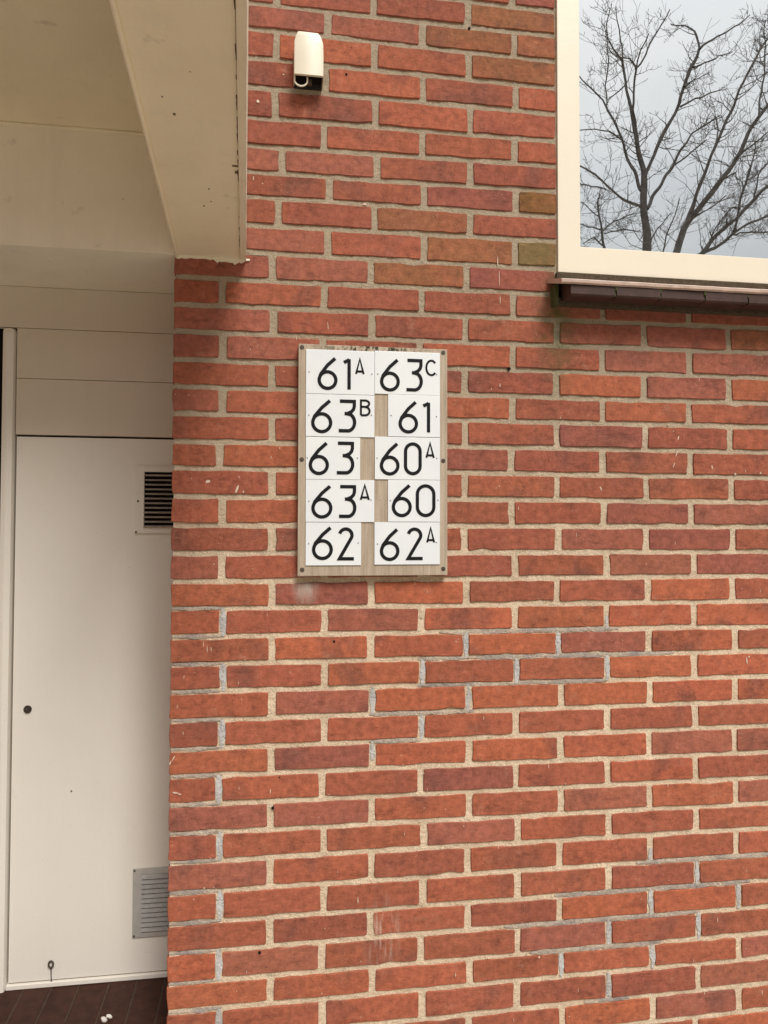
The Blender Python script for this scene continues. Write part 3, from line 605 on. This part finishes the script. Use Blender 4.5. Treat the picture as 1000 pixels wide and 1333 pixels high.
# sill of dark glazed tiles below the cupboard
sill = empty('tiled_ledge', (-.2, .1, GZ), 'ledge of dark brown glazed tiles below the cream cupboard door', 'ledge')
TY0, TY1, TZ = -.022, Y1+.004, -.9905
def tz(y): return TZ-.010*(Y1-y)/.27
xs = [at(px, 1279, Y1).x for px in (-5, 31, 68, 104, 143, 179, 215, 251)]
xs = [xs[0]-.0755*k for k in range(22, 0, -1)]+xs
for a, b in zip(xs[:-1], xs[1:]):
    if a > -.002: break
    b = min(b, -.0005+.0018); ym = .128+random.uniform(-.002, .002)
    for (y0, y1) in ((TY0, TY1),):
        bm = bmesh.new(); dz = random.uniform(-.0009, .0009)
        box(bm, a+.0018, b-.0018, y0, y1, -.03, 0, bev=.0022)
        for v_ in bm.verts: v_.co.z += tz(v_.co.y)+dz
        o = obj('tile', bm, M['glaze_dark'], sill)
bm = newbox(-2.05, -.002, TY0+.004, TY1, TZ-.03, TZ-.0140); obj('bedding', bm, M['plate_joint'], sill)
bm = newbox(-2.05, -.002, -.004, TY1, GZ, TZ-.031); obj('plinth', bm, M['brick'], sill).color = (.28, .085, .05, 1)
# light grout line standing in each joint
bm = bmesh.new()
for a in xs:
    if a < -.01:
        w_ = bmesh.new(); box(w_, a-.0018, a+.0018, TY0+.004, TY1-.002, -.03, -.0007); 
        for q_ in w_.verts: q_.co.z += tz(q_.co.y)
        mt_ = bpy.data.meshes.new('g'); w_.to_mesh(mt_); w_.free(); bm.from_mesh(mt_); bpy.data.meshes.remove(mt_)
obj('grout', bm, M['plate_joint'], sill)
# white pebble on the ledge
p = at(137, 1311, .115)
bm = bmesh.new()
for (dx, dy, dz, s) in ((-.005, -.003, .005, .0065), (.0055, .003, .008, .0050)):
    m_ = Matrix.Translation((p.x+dx, .13+dy, tz(.13)+dz-.001)) @ Matrix.Rotation(.6, 4, 'Y') @ Matrix.Diagonal((s*1.25, s, s*.85, 1))
    bmesh.ops.create_icosphere(bm, subdivisions=2, radius=1, matrix=m_)
for v_ in bm.verts: v_.co += Vector((noise.noise(v_.co*160), noise.noise(v_.co*160+Vector((5, 5, 5))), 0))*.003
o = smooth(obj('pebble', bm, M['pebble_white'])); o['label'] = 'small whitish two lobed pebble lying on the dark tiled ledge'; o['category'] = 'pebble'

# ---------------------------------------------------------------- window
win = empty('window', (.872, .02, .715), 'large fixed window in a cream frame reflecting a bare tree', 'window')
FX0, FX1, FZ0, FZ1 = .8735, 2.15, .7155, 2.32; IX0, IX1, IZ0, IZ1 = .9285, 2.095, .7785, 2.26
fr = empty('x', (0, 0, 0)); bpy.data.objects.remove(fr)
yf = -.004
obj('jamb', newbox(FX0, IX0, yf, .06, FZ0, FZ1, bev=.0012), M['frame_paint'], win)
obj('jamb', newbox(IX1, FX1, yf, .06, FZ0, FZ1, bev=.0012), M['frame_paint'], win)
obj('bottom_rail', newbox(IX0-.0012, IX1+.0012, yf+.0002, .06, FZ0, IZ0, bev=.0012), M['frame_paint'], win)
obj('top_rail', newbox(IX0-.0012, IX1+.0012, yf+.0002, .06, IZ1, FZ1, bev=.0012), M['frame_paint'], win)
obj('pane', newbox(IX0-.004, IX1+.004, .0045, .0105, IZ0-.004, IZ1+.004), M['window_glass'], win)
bm = bmesh.new(); r = random.Random(8)
for k in range(60):
    x = r.uniform(IX0, 1.5); s = r.uniform(.0006, .0016); box(bm, x, x+s*r.uniform(1, 3), .0035, .0046, IZ0-.0005, IZ0+s)
obj('grit', bm, M['grime'], win, kind='stuff', label='specks of dirt along the foot of the pane')
bm = bmesh.new(); box(bm, FX0, FX1, 1.6, 1.7, .2, 2.6); box(bm, FX0-.3, FX1+.3, .29, 1.7, .1, .2); box(bm, FX0-.4, FX0-.3, .29, 1.7, .1, 2.7); box(bm, FX1+.3, FX1+.4, .29, 1.7, .1, 2.7); box(bm, FX0-.3, FX1+.3, .29, 1.7, 2.6, 2.7); box(bm, FX0-.3, FX1+.3, 1.7, 1.75, .1, 2.7)
obj('interior_room', bm, M['inner_wall'], kind='structure')

# outside sill of glazed tiles
ws = empty('window_sill', (.872, -.03, .69), 'outside window sill of dark brown glazed tiles below the cream window frame', 'window sill')
obj('weather_strip', newbox(.868, 2.15, -.010, .02, .690, .7125), M['grime'], ws)
n = 90; rows = []; prof = [(-.0840, .6722), (-.0868, .6700), (-.0860, .6640), (-.0815, .6612), (.004, .690), (.004, .7005)]
bm = bmesh.new()
for i in range(n+1):
    x = .8480+(2.16-.8480)*i/n; j_ = noise.noise(Vector((x*14, 2, 1)))*.0007; k_ = noise.noise(Vector((x*30, 5, 1)))*.0006
    rows.append([bm.verts.new((x, y+(j_ if y < -.05 else 0), z+(k_ if y < -.05 else 0))) for y, z in prof])
for i in range(n):
    for q in range(6): bm.faces.new((rows[i][q], rows[i][(q+1) % 6], rows[i+1][(q+1) % 6], rows[i+1][q]))
bm.faces.new(rows[0]); bm.faces.new(rows[-1][::-1])
obj('nosing', fixn(bm), M['nosing'], ws, label='pale pinkish top edge of the sill')
xt = [.8712+.1088*i for i in range(12)]
for i, (a, b) in enumerate(zip(xt[:-1], xt[1:])):
    r = random.Random(i); d = r.uniform(-.0012, .0012); e_ = r.uniform(-.0008, .0008)
    bm = prism_x([(-.0800+d, .6604), (-.0790+d, .6410+e_), (-.0750+d, .6375+e_), (-.066, .6380), (.003, .6420), (.003, .6880)], a+.0018, b-.0018)
    obj('sill_tile', bm, M['sill_glaze'], ws)
bm = bmesh.new()
for x in xt[1:-1]:
    box(bm, x-.0016, x+.0016, -.0765, .003, .6400, .6604); box(bm, x-.0022, x+.0014, -.0812, -.0770, .6520, .6606)
obj('joint_mortar', bm, M['moss'], ws)
bm = bmesh.new(); box(bm, .8560, .8640, -.030, .003, .6300, .6800, bev=.0015)
obj('mossy_mortar', bm, M['moss'], ws, label='mossy mortar plug at the left end of the sill')
obj('bedding', newbox(.8640, 2.12, -.022, .004, .6340, .6500), M['grime'], ws)

# ---------------------------------------------------------------- unseen buildings added round the forecourt to keep light off the recess
row = empty('light_blocker_flats', (-14, -17, GZ), 'unseen three storey brick block added across the forecourt to block low sky', 'building')  # unseen block, added and sized to hide low sky from the recess
o = obj('wall', newbox(-32, 3.5, -27, -17, GZ, 7.4), M['brick'], row); o.color = (.25, .09, .06, 1)
obj('roof_edge', newbox(-32.2, 3.7, -27.2, -16.8, 7.402, 7.75), M['frame_paint'], row)
for k in range(7):
    for zz in (GZ+.9, GZ+3.7, GZ+6.4):
        x = -31+5*k; w_ = obj('window', newbox(x, x+2.4, -17, -16.94, zz, zz+1.5), M['frame_paint'], row); obj('pane', newbox(x+.1, x+2.3, -16.939, -16.92, zz+.1, zz+1.4), M['dark_void'], w_)
row = empty('light_blocker_houses', (17, -24, GZ), 'unseen low brick row of houses added behind the bare trees to block low sky', 'houses')  # unseen row, added to shut off the lowest sky
o = obj('wall', newbox(4.5, 34, -32, -24, GZ, 4.3), M['brick'], row); o.color = (.25, .09, .06, 1)
bm = bmesh.new(); a = [bm.verts.new(p) for p in ((4.3, -23.5, 4.2), (34.3, -23.5, 4.2), (34.3, -28, 6.9), (4.3, -28, 6.9), (34.3, -32.5, 4.2), (4.3, -32.5, 4.2))]
bm.faces.new(a[:4]); bm.faces.new((a[3], a[2], a[4], a[5])); bm.faces.new((a[0], a[3], a[5])); bm.faces.new((a[1], a[4], a[2])); obj('roof', fixn(bm), M['glaze_dark'], row)
for k in range(5):
    for zz in (GZ+.9, GZ+3.5):
        x = 5.5+5.6*k; w_ = obj('window', newbox(x, x+2.2, -24.0, -23.96, zz, zz+1.4), M['frame_paint'], row); obj('pane', newbox(x+.1, x+2.1, -23.959, -23.94, zz+.1, zz+1.3), M['dark_void'], w_)
    obj('door', newbox(x+3.2, x+4.2, -24.0, -23.96, GZ, GZ+2.1), M['frame_paint'], row)
wing = empty('light_blocker_wing', (-3, -2, GZ), 'unseen brick wing added left of the porch to block light from that side', 'building')  # unseen wing, added to darken the recess from the left
o = obj('wall', newbox(-8, -2.6, -4.2, .4, GZ, 5.2), M['brick'], wing); o.color = (.30, .10, .06, 1)
obj('roof_edge', newbox(-8.1, -2.52, -4.3, .4, 5.202, 5.5), M['frame_paint'], wing)
for yy in (-3.6, -1.7):
    w_ = obj('window', newbox(-2.6, -2.56, yy, yy+1.3, -.2, 1.1), M['frame_paint'], wing); obj('pane', newbox(-2.559, -2.55, yy+.08, yy+1.22, -.12, 1.02), M['dark_void'], w_)

# ---------------------------------------------------------------- sensor housing
p = lambda x, y: at(x, y, -.046)
sen = empty('wall_sensor', (.288, 0, 1.10), 'small cream plastic hood fixed to the bricks beside the canopy beam', 'sensor')
zt_, zb_ = 1.2005, 1.1035; XL, XR = .2550, .3200
outl = [(XL, zb_), (XR, zb_), (XR, 1.150), (XR-.0010, 1.178), (XR-.0060, 1.192), (XR-.0125, zt_-.0008), (XL+.0085, zt_), (XL+.0045, 1.193), (XL+.0005, 1.179), (XL, 1.150)]
bm = bmesh.new()
def ring(y, k, dz=0): 
    cx = (XL+XR)/2; return [bm.verts.new((cx+(x-cx)*k, y, z-(z-zb_)*(1-k)*.6+dz*0)) for x, z in outl]
R0, R1, R2, R3 = ring(.003, 1), ring(-.040, 1), ring(-.0452, .972), ring(-.0465, .90)
n = len(outl)
for A, B in ((R0, R1), (R1, R2), (R2, R3)):
    for i in range(1, n): bm.faces.new((A[i], B[i], B[(i+1) % n], A[(i+1) % n]))
for A, B in ((R1, R2), (R2, R3)): bm.faces.new((A[0], B[0], B[1], A[1]))
bm.faces.new(R3)
bmesh.ops.recalc_face_normals(bm, faces=bm.faces)
hood = obj('hood', bm, M['sensor_plastic'], sen); smooth(hood)
sm = hood.modifiers.new('solid', 'SOLIDIFY'); sm.thickness = .0022; sm.offset = -1
try:
    hood.data.set_sharp_from_angle(angle=math.radians(32))
except Exception: pass
obj('inside', newbox(XL+.004, XR-.004, -.040, .002, zb_+.006, zb_+.010), M['dark_void'], sen)
bm = bmesh.new(); pts = []
for i in range(17):
    t = math.pi*(1.0+i/16); pts.append((XL+.0158+.0140*math.cos(t), -.034, 1.0965+.0125*math.sin(t)))
pts = [(XL+.0018, -.034, 1.112)]+pts+[(XL+.0298, -.034, 1.104)]
tube(bm, pts, .0020, 8); smooth(obj('hook', bm, M['sensor_plastic'], sen))
bm = newbox(XL+.0315, XL+.040, -.030, -.022, 1.092, 1.104, bev=.001); obj('lens', bm, M['screw_metal'], sen)
obj('back_plate', newbox(XL+.002, XR-.0022, -.0018, .004, zb_-.004, zb_+.02), M['black_metal'], sen)

# ---------------------------------------------------------------- house number board
BX0, BX1, BZ0, BZ1, BY = .2690, .6030, .0090, .5180, -.021
sign = empty('house_number_board', (.436, 0, .264), 'weathered wooden board with ten white enamel plates of black house numbers', 'sign')
bm = newbox(BX0, BX1, BY, .001, BZ0, BZ1, bev=.0015)
obj('board', bm, M['weathered_wood'], sign)
def uv(x, y):
    """position on the board measured on an enlargement of the photograph (board corners at 72..832, 68..1252)"""
    s = (x-73)/758; top = 68+30*s; bot = 1252-2*s; return BX0+(BX1-BX0)*s, BZ1-(BZ1-BZ0)*(y-top)/(bot-top)
def arc(cx, cy, rx, ry, a0, a1, n=14): return [(cx+rx*math.cos(math.radians(a0+(a1-a0)*i/n)), cy+ry*math.sin(math.radians(a0+(a1-a0)*i/n))) for i in range(n+1)]
def glyph(ch, w):
    """centre lines of a character, height 1, width w"""
    h = .045
    if ch == '6': r_ = (w-2*h)/2; return [(arc(w/2, h+r_, r_, r_, 0, 360, 30), True), ([(h+.012, h+r_*1.25), (w*.16, h+r_*1.72), (w*.5, .76), (w-.07, 1-h*.6)], False)]
    if ch == '1': return [([(w-h, 0.0), (w-h, 1-h*.7)], False), ([(w-h, 1-h), (w-h*2.2, .915), (.0, .86)], False)]
    if ch == '0': r_ = (w-2*h)/2; return [(arc(w/2, 1-h-r_, r_, r_, 0, 180, 14)+arc(w/2, h+r_, r_, r_, 180, 360, 14), True)]
    if ch == '2': r_ = (w-2*h)*.46; return [(arc(w*.5, 1-h-r_, r_, r_, 165, -20, 16)+[(h*1.3, h), (w, h)], False)]
    if ch == '3':
        r_ = .215; cx = w-h-r_
        return [([(w*.06, 1-h), (w-h, 1-h), (w-h, .80), (w-h-.025, .71), (w-h-.09, .635), (w*.50, .575), (w*.34, .575)], False),
                ([(w*.45, .575)]+arc(cx+.01, h+.262, r_, .265, 68, -82, 14)+[(0, h)], False)]
    if ch == 'A': h = .06; return [([(.0, .02), (w/2, 1-h), (w, .02)], False), ([(.03, .17), (w-.03, .17)], False)]
    if ch == 'B': h = .06; return [([(h, h), (h, 1-h), (w*.45, 1-h)]+arc(w*.5, .755, w*.40, .19, 90, -90, 8)+[(h, .565)], False), ([(w*.45, .565)]+arc(w*.52, .31, w*.42, .25, 90, -90, 8)+[(h, h)], False)]
    if ch == 'C': h = .06; return [(arc(w*.55, .5, w*.49, .46, 42, 318, 18), False)]
def stroke(bm, pts, closed, hw, y0, y1):
    n = len(pts); L_, R_ = [], []
    if closed and math.dist(pts[0], pts[-1]) < 1e-6: pts = pts[:-1]; n -= 1
    for i, p_ in enumerate(pts):
        a = Vector(pts[(i-1) % n] if closed else pts[max(i-1, 0)]); b = Vector(pts[(i+1) % n] if closed else pts[min(i+1, n-1)]); c = Vector(p_)
        d1 = (c-a).normalized() if (c-a).length > 1e-9 else (b-c).normalized(); d2 = (b-c).normalized() if (b-c).length > 1e-9 else d1
        t = (d1+d2).normalized() if (d1+d2).length > 1e-6 else d1; nn = Vector((-t.y, t.x)); k = min(2.0, 1/max(.3, t.dot(d1)))
        L_.append(c+nn*hw*k); R_.append(c-nn*hw*k)
    f = lambda P_, y: [bm.verts.new((q.x, y, q.y)) for q in P_]
    Lf, Rf, Lb, Rb = f(L_, y0), f(R_, y0), f(L_, y1), f(R_, y1); m = n if closed else n-1
    for i in range(m):
        j = (i+1) % n; bm.faces.new((Lf[i], Lf[j], Rf[j], Rf[i])); bm.faces.new((Lb[i], Lb[j], Lf[j], Lf[i])); bm.faces.new((Rf[i], Rf[j], Rb[j], Rb[i]))
    if not closed:
        for e in (0, -1): bm.faces.new((Lf[e], Rf[e], Rb[e], Lb[e]))
plates = [ # reading, plate x0 x1 y0 y1, [(char, x0, x1, y0, y1)], pins
 ('61A', 110, 454, 104, 329, [('6', 168, 266, 142, 305), ('1', 299, 332, 145, 304), ('A', 360, 398, 145, 226)], [(125, 215), (440, 226)]),
 ('63C', 455, 791, 112, 331, [('6', 482, 582, 150, 313), ('3', 617, 699, 151, 313), ('C', 716, 770, 155, 234)], [(470, 226), (773, 228)]),
 ('63B', 110, 454, 331, 546, [('6', 137, 241, 358, 526), ('3', 274, 359, 359, 522), ('B', 380, 432, 357, 441)], [(125, 436), (438, 436)]),
 ('61', 523, 791, 333, 547, [('6', 577, 676, 366, 528), ('1', 704, 738, 368, 524)], [(538, 438), (772, 444)]),
 ('63', 111, 382, 548, 763, [('6', 126, 225, 574, 739), ('3', 265, 350, 573, 736)], [(118, 653), (368, 655)]),
 ('60A', 456, 791, 549, 765, [('6', 482, 581, 578, 742), ('0', 605, 695, 577, 741), ('A', 720, 758, 575, 655)], [(467, 655), (774, 657)]),
 ('63A', 111, 454, 765, 979, [('6', 140, 243, 793, 960), ('3', 277, 361, 793, 957), ('A', 385, 426, 788, 868)], [(127, 873), (437, 868)]),
 ('60', 523, 791, 767, 979, [('6', 543, 644, 790, 954), ('0', 666, 766, 790, 954)], [(535, 871), (780, 870)]),
 ('62', 112, 388, 981, 1198, [('6', 144, 246, 1003, 1170), ('2', 270, 352, 1007, 1172)], [(127, 1088), (373, 1085)]),
 ('62A', 455, 790, 981, 1195, [('6', 483, 581, 1013, 1176), ('2', 617, 701, 1009, 1172), ('A', 724, 760, 1006, 1085)], [(470, 1091), (771, 1084)])]
for k, (txt, x0, x1, y0, y1, gl, pins) in enumerate(plates):
    r = random.Random(k+40)
    a = uv(x0, (y0+y1)/2); b = uv(x1, (y0+y1)/2); zt = uv((x0+x1)/2, y0)[1]; zb = uv((x0+x1)/2, y1)[1]
    pf = BY-.0022; bm = newbox(a[0]+.0001, b[0]-.0001, pf, BY-.0002, zb+.0001, zt-.0001, bev=.0005)
    tl = r.uniform(-.004, .004); tw = r.uniform(-.003, .003)
    for v_ in bm.verts:
        v_.co.y -= .0004+abs((v_.co.x-a[0])*tl)*.3
    pl = obj('number_plate', bm, M['plate'], sign, label='white plate reading '+txt)
    for ch, gx0, gx1, gy0, gy1 in gl:
        q0 = uv(gx0, gy1); q1 = uv(gx1, gy0); H = q1[1]-q0[1]; w = (q1[0]-q0[0])/H
        big = ch in '0123456'
        bm = bmesh.new()
        for si, (pts, closed) in enumerate(glyph(ch, w)):
            stroke(bm, [(q0[0]+x*H, q0[1]+y*H) for x, y in pts], closed, .0037 if big else .0023, pf-.0012-.0002*si, pf-.0002)
        obj('numeral' if big else 'letter', fixn(bm), M['letter_black'], pl)
    for px, py in pins:
        q0 = uv(px, py); bm = bmesh.new(); disc_y(bm, q0[0], q0[1], .0013, pf-.0014, pf, 8); obj('pin', bm, M['screw_metal'], pl)
for px, py in ((90, 87), (809, 115), (91, 661), (809, 669), (96, 1220), (809, 1218)):
    q0 = uv(px, py); bm = bmesh.new(); disc_y(bm, q0[0], q0[1], .0056, BY-.0012, BY+.001, 16, .0044); disc_y(bm, q0[0], q0[1], .0022, BY-.0022, BY-.001, 8, .0012)
    obj('screw', bm, M['screw_metal'], sign)

# ---------------------------------------------------------------- the bare trees behind the viewer, seen in the pane
GY = .0045                                  # mirror plane
def back(px, py, D):
    """spot of the reflection -> its place in front of the wall, D metres away from it (px, py on an enlargement of the pane)"""
    q = at(680+px/3.1, py/3.1, D); return Vector((q.x, 2*GY-D, q.z))
def wpx(w, D): return (w+1.2)/3.1*(D+1.64)/F_PX*.5*1.08
def build_tree(name, label, D, limbs, seed, ntw):
    """limbs: lists of (px, py, width px); the first is the trunk, which runs on down to the ground"""
    r = random.Random(seed)
    foot = back(*limbs[0][0][:2], D)
    t = empty(name, (foot.x, foot.y, GZ), label, 'tree', 'bare trees behind the viewer')
    segs = []
    for li, l in enumerate(limbs):
        dd = 0 if li == 0 else r.uniform(-1.3, 1.3)
        pts, rad = [], []
        for i, (px, py, w) in enumerate(l):
            Dk = D + dd*(i/max(1, len(l)-1)); pts.append(back(px, py, Dk)); rad.append(wpx(w, Dk))
        # densify with slight wobble
        P2, R2_ = [], []
        for i in range(len(pts)-1):
            n = max(2, int((pts[i+1]-pts[i]).length/.10))
            for k in range(n):
                f = k/n; q = pts[i].lerp(pts[i+1], f); wv = Vector((noise.noise(q*2.3+Vector((seed, 0, li)))-0, noise.noise(q*2.3+Vector((9, seed, li))), noise.noise(q*2.1+Vector((3, li, seed)))))
                P2.append(q+wv*.045*(0 if i == 0 and k == 0 else 1)); R2_.append(rad[i]+(rad[i+1]-rad[i])*f)
        P2.append(pts[-1]); R2_.append(rad[-1])
        if li == 0:
            P2 = [Vector((foot.x-.02, foot.y, GZ-.05)), Vector((foot.x, foot.y, GZ+.5)), Vector((foot.x, foot.y, (GZ+foot.z)/2))]+P2; R2_ = [rad[0]*1.7, rad[0]*1.25, rad[0]*1.1]+R2_
        bm = bmesh.new(); tube(bm, P2, R2_, 7); smooth(obj('trunk' if li == 0 else 'limb', bm, M['bark'], t))
        segs.append((P2 if li else P2[3:], R2_ if li else R2_[3:]))
    tw = bmesh.new(); cnt = 0
    def twig(p, d, L_, rad, depth):
        nonlocal cnt
        n = 5 if depth == 0 else 4; pts = [p]; rs = [rad]; q = p.copy(); d = d.copy()
        for k in range(n):
            d = (d+Vector((r.gauss(0, .20), r.gauss(0, .20), r.gauss(.09, .18)))).normalized(); q = q+d*L_/n; pts.append(q.copy()); rs.append(max(.0036, rad*(1-.8*(k+1)/n)))
        tube(tw, pts, rs, 4 if depth == 0 else 3); cnt += 1
        if depth < 2:
            for k in range(r.choice((2, 3, 4)) if depth == 0 else r.choice((1, 2, 3))):
                i = r.randrange(1, n+1); dd = (d+Vector((r.gauss(0, .7), r.gauss(0, .7), r.gauss(.1, .6)))).normalized(); twig(pts[i], dd, L_*r.uniform(.35, .65), rs[i]*.75, depth+1)
    lens = [sum((a-b).length for a, b in zip(P[1:], P[:-1])) for P, _ in segs]
    for P, R_ in segs[1:]+segs[:1]:
        ln = sum((a-b).length for a, b in zip(P[1:], P[:-1])); n = int(ntw*ln/sum(lens))
        for k in range(n):
            f = r.random()**.7; i = min(len(P)-2, int(f*(len(P)-1))); ax = (P[i+1]-P[i]).normalized()
            side = Vector((r.gauss(0, 1), r.gauss(0, .8), r.gauss(0, .6))); side = (side-ax*side.dot(ax)).normalized()
            d = (ax*r.uniform(.35, .9)+side).normalized(); twig(P[i], d, r.uniform(.3, .95)*(1.15-.5*f), min(R_[i]*.45, .011), 0)
    obj('twigs', tw, M['bark'], t, kind='stuff')
    return t
DA = 12.5
treeA = [[(503, 1030, 36), (497, 930, 31), (492, 850, 29), (489, 780, 26), (486, 690, 22), (470, 600, 17), (452, 520, 14), (440, 430, 12), (425, 340, 10), (405, 250, 9), (368, 205, 6), (340, 150, 5), (335, 90, 3), (350, 40, 3)],
 [(495, 705, 15), (520, 650, 13), (560, 570, 13), (600, 480, 12), (635, 420, 12), (660, 330, 11), (690, 250, 12), (712, 200, 10), (735, 180, 7), (790, 140, 6), (870, 105, 4), (915, 60, 3)],
 [(712, 200, 7), (692, 140, 6), (655, 105, 5), (600, 95, 3)], [(640, 432, 7), (700, 400, 5), (770, 380, 4), (815, 368, 3)], [(690, 270, 7), (750, 250, 5), (800, 220, 4), (850, 205, 3)], [(655, 350, 6), (700, 320, 4), (750, 290, 3)],
 [(500, 845, 16), (520, 805, 14), (560, 740, 13), (600, 680, 11), (640, 600, 9), (680, 545, 7), (725, 505, 6), (790, 470, 4)], [(600, 682, 6), (650, 640, 5), (700, 605, 4), (745, 565, 3)],
 [(485, 845, 9), (440, 825, 9), (390, 790, 8), (340, 752, 7), (285, 700, 6), (232, 668, 4)], [(335, 765, 6), (285, 745, 5), (235, 735, 4)],
 [(478, 770, 13), (455, 690, 12), (432, 640, 11), (405, 565, 9), (370, 500, 8), (340, 450, 7), (325, 408, 6), (280, 360, 5), (228, 308, 3)], [(340, 450, 5), (335, 350, 4), (345, 250, 4), (340, 150, 3)],
 [(455, 520, 9), (440, 440, 8), (455, 350, 8), (457, 280, 7), (430, 240, 5), (380, 230, 4), (345, 190, 3)], [(457, 280, 6), (500, 220, 6), (535, 150, 5), (575, 80, 4), (600, 35, 3)], [(460, 275, 5), (475, 200, 4), (510, 140, 3)],
 [(405, 565, 5), (350, 530, 4), (290, 520, 3), (235, 525, 3)], [(420, 340, 5), (385, 370, 4), (345, 400, 3)], [(405, 260, 5), (400, 180, 4), (385, 100, 3), (375, 30, 2)]]
build_tree('bare_tree', 'bare tree with a slender upright trunk forking low, left one reflected in the window', DA, treeA, 5, 170)
DB = 11.0
treeB = [[(612, 1040, 34), (632, 980, 30), (655, 925, 24), (700, 855, 20), (745, 795, 19), (790, 740, 19), (850, 660, 17), (900, 570, 15), (950, 480, 13), (1000, 415, 12), (1070, 340, 10), (1130, 250, 6)],
 [(640, 960, 18), (680, 850, 15), (700, 790, 13), (722, 735, 13), (745, 670, 12), (762, 620, 11), (800, 530, 11), (850, 430, 10), (868, 390, 9), (900, 310, 9), (940, 235, 8), (992, 155, 6), (1040, 80, 4)],
 [(955, 470, 7), (968, 380, 7), (980, 280, 6), (975, 180, 4), (985, 80, 3)], [(860, 640, 6), (920, 590, 5), (1000, 530, 4)], [(775, 590, 5), (790, 520, 4), (775, 470, 3)],
 [(800, 725, 6), (860, 690, 5), (890, 760, 3)], [(690, 880, 6), (760, 840, 5), (820, 790, 4)]]
build_tree('bare_tree', 'bare tree leaning right with long parallel stems reflected in the window', DB, treeB, 8, 120)
DC = 14.5
treeC = [[(690, 1060, 20), (780, 955, 14), (860, 890, 13), (930, 810, 13), (1000, 735, 12), (1080, 660, 8)], [(700, 1035, 12), (780, 1000, 10), (850, 950, 9), (920, 905, 8), (1000, 865, 7), (1080, 830, 5)],
 [(852, 940, 10), (868, 860, 9), (882, 800, 9), (905, 740, 8), (920, 680, 7), (937, 615, 4), (945, 560, 3)], [(850, 950, 6), (920, 940, 5), (1000, 935, 4)], [(930, 810, 6), (960, 700, 5), (1000, 640, 4)], [(750, 985, 5), (800, 900, 4), (850, 840, 4), (900, 830, 3)]]
build_tree('bare_tree', 'bare tree with low spreading grey limbs at the lower right of the window reflection', DC, treeC, 11, 120)
DD = 15.5
treeD = [[(345, 1040, 10), (335, 1000, 9), (320, 940, 8), (305, 870, 6), (302, 820, 5), (312, 785, 3)], [(322, 935, 6), (380, 890, 5), (450, 862, 4)], [(318, 930, 5), (270, 915, 4), (235, 905, 3)], [(305, 870, 4), (270, 840, 3), (240, 815, 3)], [(335, 1000, 5), (290, 960, 4), (250, 985, 3)], [(330, 945, 4), (400, 930, 4), (470, 935, 3)],
 [(560, 1040, 5), (580, 950, 5), (620, 870, 4), (635, 800, 3)], [(480, 1030, 5), (540, 930, 4), (600, 860, 3)]]
build_tree('bare_tree', 'small thin bare tree at the lower left corner of the window reflection', DD, treeD, 15, 80)
